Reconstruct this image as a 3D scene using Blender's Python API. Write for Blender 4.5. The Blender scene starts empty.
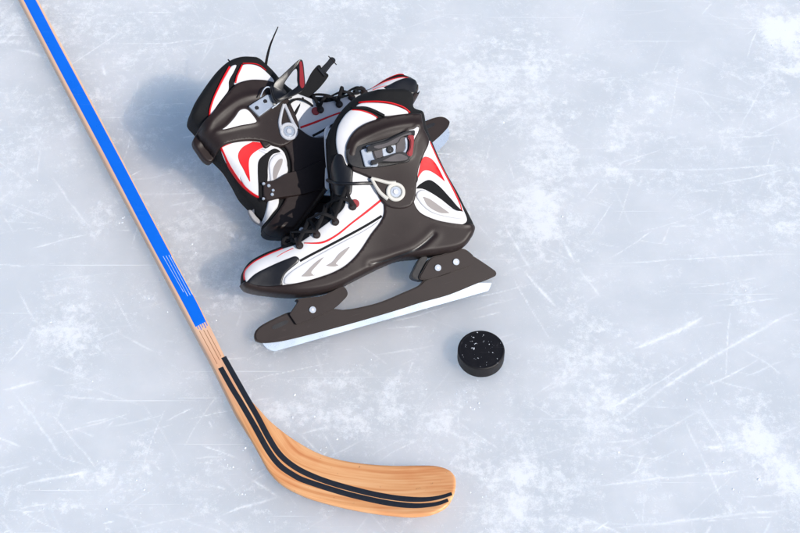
import bpy, bmesh, math
import numpy as np
from mathutils import Vector, Matrix
from mathutils.geometry import delaunay_2d_cdt
R = math.radians
SC = bpy.context.scene
COL = SC.collection

# ------------------------------------------------------------------ camera
PITCH, CAM_H, LENS = R(37), 1.95, 65.0
FPX = LENS / 36 * 800                      # focal length in photo pixels
cd = bpy.data.cameras.new('camera'); cam = bpy.data.objects.new('camera', cd); COL.objects.link(cam)
cam.location = (0, 0, CAM_H); cam.rotation_euler = (PITCH, 0, 0)
cd.lens = LENS; cd.sensor_width = 36; cd.clip_start = .05; cd.clip_end = 500
SC.camera = cam

# ------------------------------------------------------------------ light
SUN_DIR = Vector((.62, -.47, .63)).normalized()          # towards the sun
SUN_EL = math.asin(SUN_DIR.z)
w = bpy.data.worlds.new('World'); SC.world = w; w.use_nodes = True
nt = w.node_tree; bg = nt.nodes['Background']
sky = nt.nodes.new('ShaderNodeTexSky'); sky.sky_type = 'NISHITA'; sky.sun_disc = False
sky.sun_elevation = SUN_EL; sky.sun_rotation = math.atan2(SUN_DIR.x, SUN_DIR.y)
sky.air_density = 1.0; sky.dust_density = 1.2; sky.ozone_density = 1.0
nt.links.new(sky.outputs[0], bg.inputs[0]); bg.inputs[1].default_value = .14
sd = bpy.data.lights.new('sun', 'SUN'); sun = bpy.data.objects.new('sun', sd); COL.objects.link(sun)
sd.energy = 3.65; sd.angle = R(.6); sd.color = (1, .95, .88)
sun.rotation_euler = SUN_DIR.to_track_quat('Z', 'Y').to_euler()
SC.view_settings.view_transform = 'Standard'; SC.view_settings.look = 'None'
SC.view_settings.exposure = 0.07; SC.view_settings.gamma = 1
SC.render.engine = 'CYCLES'
SC.render.resolution_x = 1024; SC.render.resolution_y = 682

# ------------------------------------------------------------------ projection helpers
Rc = np.array([[1, 0, 0], [0, math.cos(PITCH), -math.sin(PITCH)], [0, math.sin(PITCH), math.cos(PITCH)]])
CC = np.array([0, 0, CAM_H])
def ray(x, y): return Rc @ np.array([(x - 400) / FPX, -(y - 266.5) / FPX, -1.])
def onz(x, y, z):
    d = ray(x, y); return CC + d * ((z - CAM_H) / d[2])

# ------------------------------------------------------------------ materials
def mat(name, col, rough=.5, metal=0, var=.15, scale=60, bump=.0, bscale=400, coat=0, spec=.5, scuff=None):
    m = bpy.data.materials.new(name); m.use_nodes = True
    n = m.node_tree.nodes; l = m.node_tree.links; p = n['Principled BSDF']
    tc = n.new('ShaderNodeTexCoord'); nz = n.new('ShaderNodeTexNoise')
    nz.inputs['Scale'].default_value = scale; nz.inputs['Detail'].default_value = 6; nz.inputs['Roughness'].default_value = .65
    l.new(tc.outputs['Object'], nz.inputs['Vector'])
    mx = n.new('ShaderNodeMix'); mx.data_type = 'RGBA'
    mx.inputs[6].default_value = (*[c * (1 - var) for c in col], 1)
    mx.inputs[7].default_value = (*[min(1, c * (1 + var)) for c in col], 1)
    l.new(nz.outputs[0], mx.inputs[0]); out = mx.outputs[2]
    if scuff:                                             # worn scratches and rubbed spots, several directions
        for k, (rz, sx, sy) in enumerate(((.5, 14, 420), (-.7, 18, 380), (1.4, 60, 75))):
            mp = n.new('ShaderNodeMapping'); mp.inputs['Rotation'].default_value = (0, 0, rz); mp.inputs['Scale'].default_value = (sx, sy, 40)
            l.new(tc.outputs['Object'], mp.inputs[0]); q = n.new('ShaderNodeTexNoise'); q.inputs['Scale'].default_value = 1; q.inputs['Detail'].default_value = 4 + 2 * k
            q.inputs['Roughness'].default_value = .6; l.new(mp.outputs[0], q.inputs['Vector'])
            r = n.new('ShaderNodeMapRange'); r.inputs[1].default_value = .66; r.inputs[2].default_value = .74; r.inputs[4].default_value = scuff[1]; l.new(q.outputs[0], r.inputs[0])
            m2 = n.new('ShaderNodeMix'); m2.data_type = 'RGBA'; l.new(r.outputs[0], m2.inputs[0]); l.new(out, m2.inputs[6]); m2.inputs[7].default_value = (*scuff[0], 1); out = m2.outputs[2]
    l.new(out, p.inputs['Base Color'])
    mr = n.new('ShaderNodeMapRange'); mr.inputs[3].default_value = max(.03, rough - .12); mr.inputs[4].default_value = min(1, rough + .12)
    l.new(nz.outputs[0], mr.inputs[0]); l.new(mr.outputs[0], p.inputs['Roughness'])
    p.inputs['Metallic'].default_value = metal; p.inputs['Coat Weight'].default_value = coat
    p.inputs['Coat Roughness'].default_value = .15
    p.inputs['Specular IOR Level'].default_value = spec
    if bump:
        n2 = n.new('ShaderNodeTexNoise'); n2.inputs['Scale'].default_value = bscale; n2.inputs['Detail'].default_value = 3
        l.new(tc.outputs['Object'], n2.inputs['Vector'])
        b = n.new('ShaderNodeBump'); b.inputs['Strength'].default_value = bump; b.inputs['Distance'].default_value = .0006
        l.new(n2.outputs[0], b.inputs['Height']); l.new(b.outputs[0], p.inputs['Normal'])
    return m
M = dict(
    plastic=mat('dark_plastic', (.0205, .0130, .0123), .44, spec=.26, var=.3, scale=25, bump=.16, bscale=1400, scuff=((.09, .07, .065), .22)),
    plastic2=mat('black_plastic', (.007, .007, .009), .36, var=.2, bump=.1),
    fabric=mat('black_fabric', (.006, .006, .007), .8, spec=.3, var=.3, bump=.8, bscale=1500),
    white=mat('white_leather', (.66, .66, .675), .5, var=.06, bump=.25, bscale=1100),
    lgrey=mat('lever_grey', (.085, .075, .078), .35, var=.2),
    grey=mat('grey_mesh', (.36, .35, .36), .6, var=.15, bump=.5, bscale=1500),
    taupe=mat('taupe_print', (.30, .27, .26), .55, var=.1),
    silver=mat('silver_print', (.55, .56, .60), .4, var=.1, metal=.2),
    red=mat('red_print', (.64, .004, .010), .45, spec=.3, var=.08),
    darkred=mat('dark_red_plastic', (.28, .02, .025), .35, var=.1),
    steel=mat('polished_steel', (.58, .67, .78), .28, scuff=((.34, .40, .48), .45), metal=.6, var=.10, scale=12),
    chrome=mat('chrome', (.68, .73, .78), .22, metal=.7, var=.05),
    cream=mat('cream_plastic', (.60, .58, .53), .35, var=.06),
    lace=mat('black_lace', (.007, .006, .007), .75, spec=.3, var=.3, bump=1, bscale=2500),
    rubber=mat('puck_rubber', (.007, .0058, .0068), .5, scuff=((.06, .055, .06), .5), spec=.35, var=.35, scale=90, bump=.5, bscale=700),
    tape=mat('black_stripe_paint', (.014, .016, .022), .45, var=.3, scale=200, bump=.6, bscale=1200),
    blue=mat('blue_paint', (.0, .155, .80), .3, scuff=((.12, .32, .80), .3), var=.10, scale=14, coat=.3),
    wmark=mat('white_marking', (.62, .74, .9), .5, var=.15, scale=500),
)
def wood_mat():
    m = bpy.data.materials.new('varnished_wood'); m.use_nodes = True
    n = m.node_tree.nodes; l = m.node_tree.links; p = n['Principled BSDF']
    at = n.new('ShaderNodeAttribute'); at.attribute_name = 'grain'
    mp = n.new('ShaderNodeMapping'); mp.inputs['Scale'].default_value = (3.5, 170, 60)
    l.new(at.outputs['Vector'], mp.inputs[0])
    nz = n.new('ShaderNodeTexNoise'); nz.inputs['Detail'].default_value = 7; nz.inputs['Roughness'].default_value = .6; nz.inputs['Scale'].default_value = 1
    nz.inputs['Distortion'].default_value = .4
    l.new(mp.outputs[0], nz.inputs[0])
    cr = n.new('ShaderNodeValToRGB'); e = cr.color_ramp.elements
    e[0].position = .22; e[0].color = (.56, .20, .07, 1); e[1].position = .78; e[1].color = (.88, .53, .27, 1)
    k = e.new(.42); k.color = (.72, .325, .125, 1); k = e.new(.55); k.color = (.82, .42, .185, 1)
    l.new(nz.outputs[0], cr.inputs[0])
    n2 = n.new('ShaderNodeTexNoise'); n2.inputs['Scale'].default_value = 1; n2.inputs['Detail'].default_value = 3
    mp2 = n.new('ShaderNodeMapping'); mp2.inputs['Scale'].default_value = (9, 28, 10)
    l.new(at.outputs['Vector'], mp2.inputs[0]); l.new(mp2.outputs[0], n2.inputs[0])
    mx = n.new('ShaderNodeMix'); mx.data_type = 'RGBA'; mx.blend_type = 'MULTIPLY'
    mr = n.new('ShaderNodeMapRange'); mr.inputs[1].default_value = .5; mr.inputs[2].default_value = .75; mr.inputs[3].default_value = 0; mr.inputs[4].default_value = .7
    l.new(n2.outputs[0], mr.inputs[0]); l.new(mr.outputs[0], mx.inputs[0])
    mx.inputs[7].default_value = (.84, .52, .36, 1); l.new(cr.outputs[0], mx.inputs[6])
    sx = n.new('ShaderNodeSeparateXYZ'); l.new(at.outputs['Vector'], sx.inputs[0])           # the shaft is of paler wood than the blade
    sr = n.new('ShaderNodeMapRange'); sr.inputs[1].default_value = 1.36; sr.inputs[2].default_value = 1.58; sr.inputs[3].default_value = .6; sr.inputs[4].default_value = 0
    l.new(sx.outputs[0], sr.inputs[0]); m3 = n.new('ShaderNodeMix'); m3.data_type = 'RGBA'
    l.new(sr.outputs[0], m3.inputs[0]); l.new(mx.outputs[2], m3.inputs[6]); m3.inputs[7].default_value = (.84, .62, .48, 1)
    n5 = n.new('ShaderNodeTexNoise'); n5.inputs['Scale'].default_value = 150; n5.inputs['Detail'].default_value = 3; tcw = n.new('ShaderNodeTexCoord'); l.new(tcw.outputs['Object'], n5.inputs[0])
    dr = n.new('ShaderNodeMapRange'); dr.inputs[1].default_value = .70; dr.inputs[2].default_value = .76; dr.inputs[4].default_value = .6; l.new(n5.outputs[0], dr.inputs[0])
    m4 = n.new('ShaderNodeMix'); m4.data_type = 'RGBA'; l.new(dr.outputs[0], m4.inputs[0]); l.new(m3.outputs[2], m4.inputs[6]); m4.inputs[7].default_value = (.28, .12, .05, 1)
    l.new(m4.outputs[2], p.inputs['Base Color'])
    p.inputs['Roughness'].default_value = .42; p.inputs['Coat Weight'].default_value = .2; p.inputs['Coat Roughness'].default_value = .2
    b = n.new('ShaderNodeBump'); b.inputs['Strength'].default_value = .3; b.inputs['Distance'].default_value = .0004
    l.new(nz.outputs[0], b.inputs['Height']); l.new(b.outputs[0], p.inputs['Normal'])
    return m
M['wood'] = wood_mat()

def ice_mat():
    m = bpy.data.materials.new('scratched_ice'); m.use_nodes = True
    n = m.node_tree.nodes; l = m.node_tree.links; p = n['Principled BSDF']
    def math_(op, a, b=None, c=None):
        q = n.new('ShaderNodeMath'); q.operation = op
        for i, v in enumerate((a, b, c)):
            if v is None: continue
            if isinstance(v, (int, float)): q.inputs[i].default_value = v
            else: l.new(v, q.inputs[i])
        return q.outputs[0]
    def noise(scale, det=4, ro=.6, sc=None, rot=0, dist=0):
        q = n.new('ShaderNodeTexNoise'); q.inputs['Scale'].default_value = scale; q.inputs['Detail'].default_value = det
        q.inputs['Roughness'].default_value = ro; q.inputs['Distortion'].default_value = dist
        if sc:
            mp = n.new('ShaderNodeMapping'); mp.inputs['Scale'].default_value = sc; mp.inputs['Rotation'].default_value = (0, 0, rot)
            l.new(tc.outputs['Object'], mp.inputs[0]); l.new(mp.outputs[0], q.inputs['Vector'])
        else: l.new(tc.outputs['Object'], q.inputs['Vector'])
        return q.outputs[0]
    def ramp(v, a, b, lo=0., hi=1.):
        q = n.new('ShaderNodeMapRange'); q.interpolation_type = 'SMOOTHSTEP'
        for i, x in enumerate((a, b, lo, hi)): q.inputs[i + 1].default_value = x
        l.new(v, q.inputs[0]); return q.outputs[0]
    tc = n.new('ShaderNodeTexCoord')
    at = n.new('ShaderNodeAttribute'); at.attribute_name = 'frost'; fro = at.outputs['Fac']
    at2 = n.new('ShaderNodeAttribute'); at2.attribute_name = 'scratch'; scr = at2.outputs['Fac']
    fine = noise(420, 6, .75); mid = noise(90, 6, .7)
    coarse = noise(34, 8, .78); strk = noise(1, 6, .7, (16, 60, 20), .5, .6)
    speck = math_('ADD', math_('ADD', math_('MULTIPLY', fine, 1.1), math_('MULTIPLY', mid, 1.2)), math_('ADD', math_('MULTIPLY', coarse, .9), math_('MULTIPLY', strk, .5)))   # mean about 1.85
    f1 = ramp(math_('ADD', math_('MULTIPLY', fro, .62), speck), 2.12, 2.64, 0, .76)
    sc1 = math_('MULTIPLY', math_('MULTIPLY', scr, 1.7), ramp(speck, 1.55, 2.1, .3, 1))
    # hairline scratches, several directions
    hs = []
    for rot, sx, sy, th in ((.45, 2.2, 190, .70), (-.35, 3, 230, .71), (1.2, 3.5, 170, .73), (2.1, 2.5, 210, .725)):
        hs.append(ramp(noise(1, 2, .5, (sx, sy, 1), rot, .3), th, th + .06))
    h = hs[0]
    for q in hs[1:]: h = math_('MAXIMUM', h, q)
    h = math_('MULTIPLY', h, .5)
    dots = math_('MULTIPLY', ramp(noise(300, 4, .7), .60, .70), ramp(noise(11, 5, .65), .42, .66, 0, .75))
    h = math_('MAXIMUM', h, dots)
    tot = math_('MINIMUM', math_('MAXIMUM', math_('MAXIMUM', f1, sc1), h), 1.)
    cl = n.new('ShaderNodeMix'); cl.data_type = 'RGBA'                     # clear ice, cloudy variation
    cl.inputs[6].default_value = (.65, .685, .72, 1); cl.inputs[7].default_value = (.73, .755, .785, 1)
    l.new(ramp(noise(7, 5, .6), .35, .7), cl.inputs[0])
    mx = n.new('ShaderNodeMix'); mx.data_type = 'RGBA'
    l.new(tot, mx.inputs[0]); l.new(cl.outputs[2], mx.inputs[6]); mx.inputs[7].default_value = (.90, .925, .95, 1)
    l.new(mx.outputs[2], p.inputs['Base Color'])
    l.new(ramp(tot, 0, .8, .30, .75), p.inputs['Roughness'])
    p.inputs['IOR'].default_value = 1.31
    p.inputs['Subsurface Weight'].default_value = 1; l.new(ramp(tot, 0, 1, 1, .6), p.inputs['Subsurface Weight'])
    p.inputs['Subsurface Radius'].default_value = (.72, .86, 1.0); p.inputs['Subsurface Scale'].default_value = .5
    b = n.new('ShaderNodeBump'); b.inputs['Strength'].default_value = .5; b.inputs['Distance'].default_value = .0012
    l.new(math_('ADD', tot, math_('MULTIPLY', noise(25, 3), .5)), b.inputs['Height']); l.new(b.outputs[0], p.inputs['Normal'])
    return m
M['ice'] = ice_mat()
def snow_mat():
    m = bpy.data.materials.new('ice_crumbs'); m.use_nodes = True
    p = m.node_tree.nodes['Principled BSDF']; n = m.node_tree.nodes; l = m.node_tree.links
    nz = n.new('ShaderNodeTexNoise'); nz.inputs['Scale'].default_value = 900
    mx = n.new('ShaderNodeMix'); mx.data_type = 'RGBA'; mx.inputs[6].default_value = (.78, .84, .92, 1); mx.inputs[7].default_value = (.9, .93, .97, 1)
    l.new(nz.outputs[0], mx.inputs[0]); l.new(mx.outputs[2], p.inputs['Base Color'])
    p.inputs['Roughness'].default_value = .6; return m
M['snow'] = snow_mat()

# ------------------------------------------------------------------ object helpers
def link(name, me, parent=None, mats=()):
    o = bpy.data.objects.new(name, me); COL.objects.link(o)
    for m in mats: me.materials.append(m)
    if parent is not None: o.parent = parent
    return o
def finish(bm, name, m, parent=None, smooth=True, ang=40, normals=True):
    if normals: bmesh.ops.recalc_face_normals(bm, faces=bm.faces)
    me = bpy.data.meshes.new(name); bm.to_mesh(me); bm.free()
    if smooth:
        me.polygons.foreach_set('use_smooth', [True] * len(me.polygons)); me.set_sharp_from_angle(angle=R(ang))
    return link(name, me, parent, m if isinstance(m, (list, tuple)) else (m,))
def cr(pts, closed=True, step=.003):
    """Catmull-Rom through pts (2 or more coords); a trailing 'c' marks a corner."""
    P = [np.array(p[:-1] if isinstance(p[-1], str) else p, float) for p in pts]
    C = [isinstance(p[-1], str) for p in pts]; n = len(P); out = []
    for i in range(n if closed else n - 1):
        a, b = P[i], P[(i + 1) % n]
        a0 = P[i - 1] if (closed or i > 0) else a; b1 = P[(i + 2) % n] if (closed or i < n - 2) else b
        ma = np.zeros_like(a) if False else ((b - a) if C[i] else (b - a0) / 2)
        mb = (b - a) if C[(i + 1) % n] else (b1 - a) / 2
        L = np.linalg.norm(b - a)
        for m_ in (ma, mb):
            q = np.linalg.norm(m_)
            if q > L * 1.1: m_ *= L * 1.1 / q
        k = max(1, int(math.ceil(L / step)))
        for j in range(k):
            t = j / k; t2, t3 = t * t, t * t * t
            out.append(a * (2*t3 - 3*t2 + 1) + ma * (t3 - 2*t2 + t) + b * (-2*t3 + 3*t2) + mb * (t3 - t2))
    if not closed: out.append(P[-1])
    return np.array(out)
def area(p): x, y = p[:, 0], p[:, 1]; return .5 * np.sum(x * np.roll(y, -1) - np.roll(x, -1) * y)
def segdist(Q, P, closed=True):
    """distance from each Q to polyline P and index of nearest segment"""
    A = P if closed else P[:-1]; B = np.roll(P, -1, 0) if closed else P[1:]
    d = B - A; L2 = np.maximum((d * d).sum(1), 1e-12)
    out = np.empty(len(Q)); idx = np.empty(len(Q), int)
    for s in range(0, len(Q), 2000):
        q = Q[s:s + 2000]; v = q[:, None] - A[None]
        t = np.clip((v * d).sum(2) / L2, 0, 1); r = np.linalg.norm(v - t[..., None] * d, axis=2)
        idx[s:s + 2000] = r.argmin(1); out[s:s + 2000] = r.min(1)
    return out, idx
def inside(Q, P):
    x, y = Q[:, 0][:, None], Q[:, 1][:, None]; x0, y0 = P[:, 0][None], P[:, 1][None]
    x1, y1 = np.roll(P[:, 0], -1)[None], np.roll(P[:, 1], -1)[None]
    c = ((y0 > y) != (y1 > y)) & (x < (x1 - x0) * (y - y0) / np.where(y1 == y0, 1e-12, y1 - y0) + x0)
    return c.sum(1) % 2 == 1
def triang(P, h=.004, rings=(.0007, .0018, .0035)):
    """fill polygon P with a fine triangulation; returns pts, tris, dist to edge, boundary loop"""
    if area(P) < 0: P = P[::-1]
    T = np.roll(P, -1, 0) - np.roll(P, 1, 0); T /= np.maximum(np.linalg.norm(T, axis=1), 1e-9)[:, None]
    N = np.stack([-T[:, 1], T[:, 0]], 1)
    ex = []
    for r in rings:
        q = P + N * r; d, _ = segdist(q, P); k = inside(q, P) & (d > r * .93); ex.append(q[k])
    lo, hi = P.min(0), P.max(0)
    gx, gy = np.meshgrid(np.arange(lo[0], hi[0], h), np.arange(lo[1], hi[1], h * .87))
    gx = gx + (np.arange(gx.shape[0]) % 2)[:, None] * h * .5
    g = np.stack([gx.ravel(), gy.ravel()], 1)
    if len(g):
        k = inside(g, P); g = g[k]
        if len(g): d, _ = segdist(g, P); g = g[d > max(rings) + h * .45]
    ex.append(g)
    V = np.concatenate([P] + [e for e in ex if len(e)])
    n = len(P)
    r = delaunay_2d_cdt([Vector(v) for v in V], [(i, (i + 1) % n) for i in range(n)], [], 1, 1e-6)
    pts = np.array([v[:] for v in r[0]]); tris = [f for f in r[2]]
    d, _ = segdist(pts, P)
    return pts, tris, d
def sheet_mesh(pts, tris, top, bot, both=False, mirror_only=False):
    """closed solid between w=bot and w=top over the triangulated region; both=True also makes the mirrored one"""
    bm = bmesh.new()
    from collections import Counter
    ec = Counter()
    for f in tris:
        for i in range(len(f)): ec[tuple(sorted((f[i], f[(i + 1) % len(f)])))] += 1
    for sg in ((1, -1) if both else (1,)):
        A = [bm.verts.new((p[0], p[1], sg * t)) for p, t in zip(pts, top)]
        B = [bm.verts.new((p[0], p[1], sg * t)) for p, t in zip(pts, bot)]
        for f in tris:
            try: bm.faces.new([A[i] for i in f]); bm.faces.new([B[i] for i in reversed(f)])
            except ValueError: pass
        for (a, b), c in ec.items():
            if c == 1:
                try: bm.faces.new((A[a], A[b], B[b], B[a]))
                except ValueError: pass
    return bm
def ribbon_poly(path, wd):
    """polygon of width wd (scalar or per-point) along an open 2D path"""
    T = np.gradient(path, axis=0); T /= np.maximum(np.linalg.norm(T, axis=1), 1e-9)[:, None]
    N = np.stack([-T[:, 1], T[:, 0]], 1); wd = np.broadcast_to(np.asarray(wd, float), (len(path),))[:, None] / 2
    return np.concatenate([path + N * wd, (path - N * wd)[::-1]])
def slab(P, w0, w1, bev=.0012):
    """bevelled plate: polygon P (2D) between w0 and w1; w0/w1 may be functions of (u,v)"""
    bm = bmesh.new()
    f = bm.faces.new([bm.verts.new((p[0], p[1], 0)) for p in P])
    ex = bmesh.ops.extrude_face_region(bm, geom=[f]); top = [v for v in ex['geom'] if isinstance(v, bmesh.types.BMVert)]
    for v in top: v.co.z = 1
    if callable(w0) is False: a0 = w0; w0 = lambda x, y: a0
    if callable(w1) is False: a1 = w1; w1 = lambda x, y: a1
    for v in bm.verts: v.co.z = w1(v.co.x, v.co.y) if v.co.z > .5 else w0(v.co.x, v.co.y)
    bmesh.ops.recalc_face_normals(bm, faces=bm.faces)
    if bev:
        ed = [e for e in bm.edges if len(e.link_faces) == 2 and e.calc_face_angle(0) > .9]
        bmesh.ops.bevel(bm, geom=ed, offset=bev, segments=2, affect='EDGES', clamp_overlap=True)
    return bm
def frame_slab(outer, inner, w0, w1):
    """plate with a hole: both outlines resampled to n points, bridged"""
    n = 64
    def rs(P):
        if area(P) < 0: P = P[::-1]
        Q = np.concatenate([P, P[:1]]); s = np.concatenate([[0], np.cumsum(np.linalg.norm(np.diff(Q, axis=0), axis=1))])
        t = np.linspace(0, s[-1], n, endpoint=False); return np.stack([np.interp(t, s, Q[:, k]) for k in (0, 1)], 1)
    O, I = rs(outer), rs(inner); c = I.mean(0)
    k = int(np.argmin(np.linalg.norm(I - O[0], axis=1))); I = np.roll(I, -k, 0)
    bm = bmesh.new(); L = []
    e = .0009
    def sh(P, d):
        T = np.roll(P, -1, 0) - np.roll(P, 1, 0); T /= np.maximum(np.linalg.norm(T, axis=1), 1e-9)[:, None]
        return P + np.stack([-T[:, 1], T[:, 0]], 1) * d
    fn = lambda w, q: w(*q) if callable(w) else w
    rings = [(O, w0, 0), (O, w1, -e), (sh(O, e), w1, 0), (sh(I, -e), w1, 0), (I, w1, -e), (I, w0, 0)]
    V = [[bm.verts.new((q[0], q[1], fn(w_, q) + dz)) for q in P] for P, w_, dz in rings]
    for a in range(len(V)):
        b = (a + 1) % len(V)
        for i in range(n): bm.faces.new((V[a][i], V[a][(i + 1) % n], V[b][(i + 1) % n], V[b][i]))
    return bm
def cyl(c, r, w0, w1, seg=32, bev=.0006, axis=None, hole=0):
    """short disc/ring standing along w at (u,v)=c"""
    bm = bmesh.new()
    prof = [(hole, w0), (r, w0), (r, w1 - bev), (r - bev, w1), (hole, w1)] if not hole else \
           [(hole, w0), (r, w0), (r, w1 - bev), (r - bev, w1), (hole + bev, w1), (hole, w1 - bev)]
    rg = []
    for pr, pw in prof:
        if pr == 0: rg.append([bm.verts.new((c[0], c[1], pw))])
        else: rg.append([bm.verts.new((c[0] + pr * math.cos(2*math.pi*i/seg), c[1] + pr * math.sin(2*math.pi*i/seg), pw)) for i in range(seg)])
    m = len(rg)
    for a in range(m if hole else m - 1):
        A, B = rg[a], rg[(a + 1) % m]
        for i in range(seg):
            j = (i + 1) % seg
            if len(A) == 1: bm.faces.new((A[0], B[i], B[j]))
            elif len(B) == 1: bm.faces.new((A[i], A[j], B[0]))
            else: bm.faces.new((A[i], A[j], B[j], B[i]))
    return bm
def merge(*bms):
    out = bmesh.new()
    for b in bms:
        me = bpy.data.meshes.new('t'); b.to_mesh(me); b.free(); out.from_mesh(me); bpy.data.meshes.remove(me)
    return out
def tube(pts, r, seg=8, flat=1.0):
    P = cr([tuple(p) for p in pts], closed=False, step=.004)
    n = len(P); r = np.interp(np.linspace(0, 1, n), np.linspace(0, 1, len(np.atleast_1d(r))), np.atleast_1d(r))
    T = np.gradient(P, axis=0); T /= np.maximum(np.linalg.norm(T, axis=1), 1e-9)[:, None]
    up = np.array([.12, .2, .97]); bm = bmesh.new(); prev = None
    for i in range(n):
        a = np.cross(T[i], up); a /= np.linalg.norm(a) + 1e-9; b = np.cross(a, T[i])
        ring = [bm.verts.new(P[i] + r[i] * (math.cos(2*math.pi*k/seg) * a + math.sin(2*math.pi*k/seg) * b * flat)) for k in range(seg)]
        if prev:
            for k in range(seg): bm.faces.new((prev[k], prev[(k+1) % seg], ring[(k+1) % seg], ring[k]))
        else: bm.faces.new(ring[::-1])
        prev = ring
    bm.faces.new(prev); return bm
def empty(name, M4, label, cat, group=None):
    o = bpy.data.objects.new(name, None); COL.objects.link(o); o.matrix_world = M4; o.empty_display_size = .1
    o['label'] = label; o['category'] = cat
    if group: o['group'] = group
    return o

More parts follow.
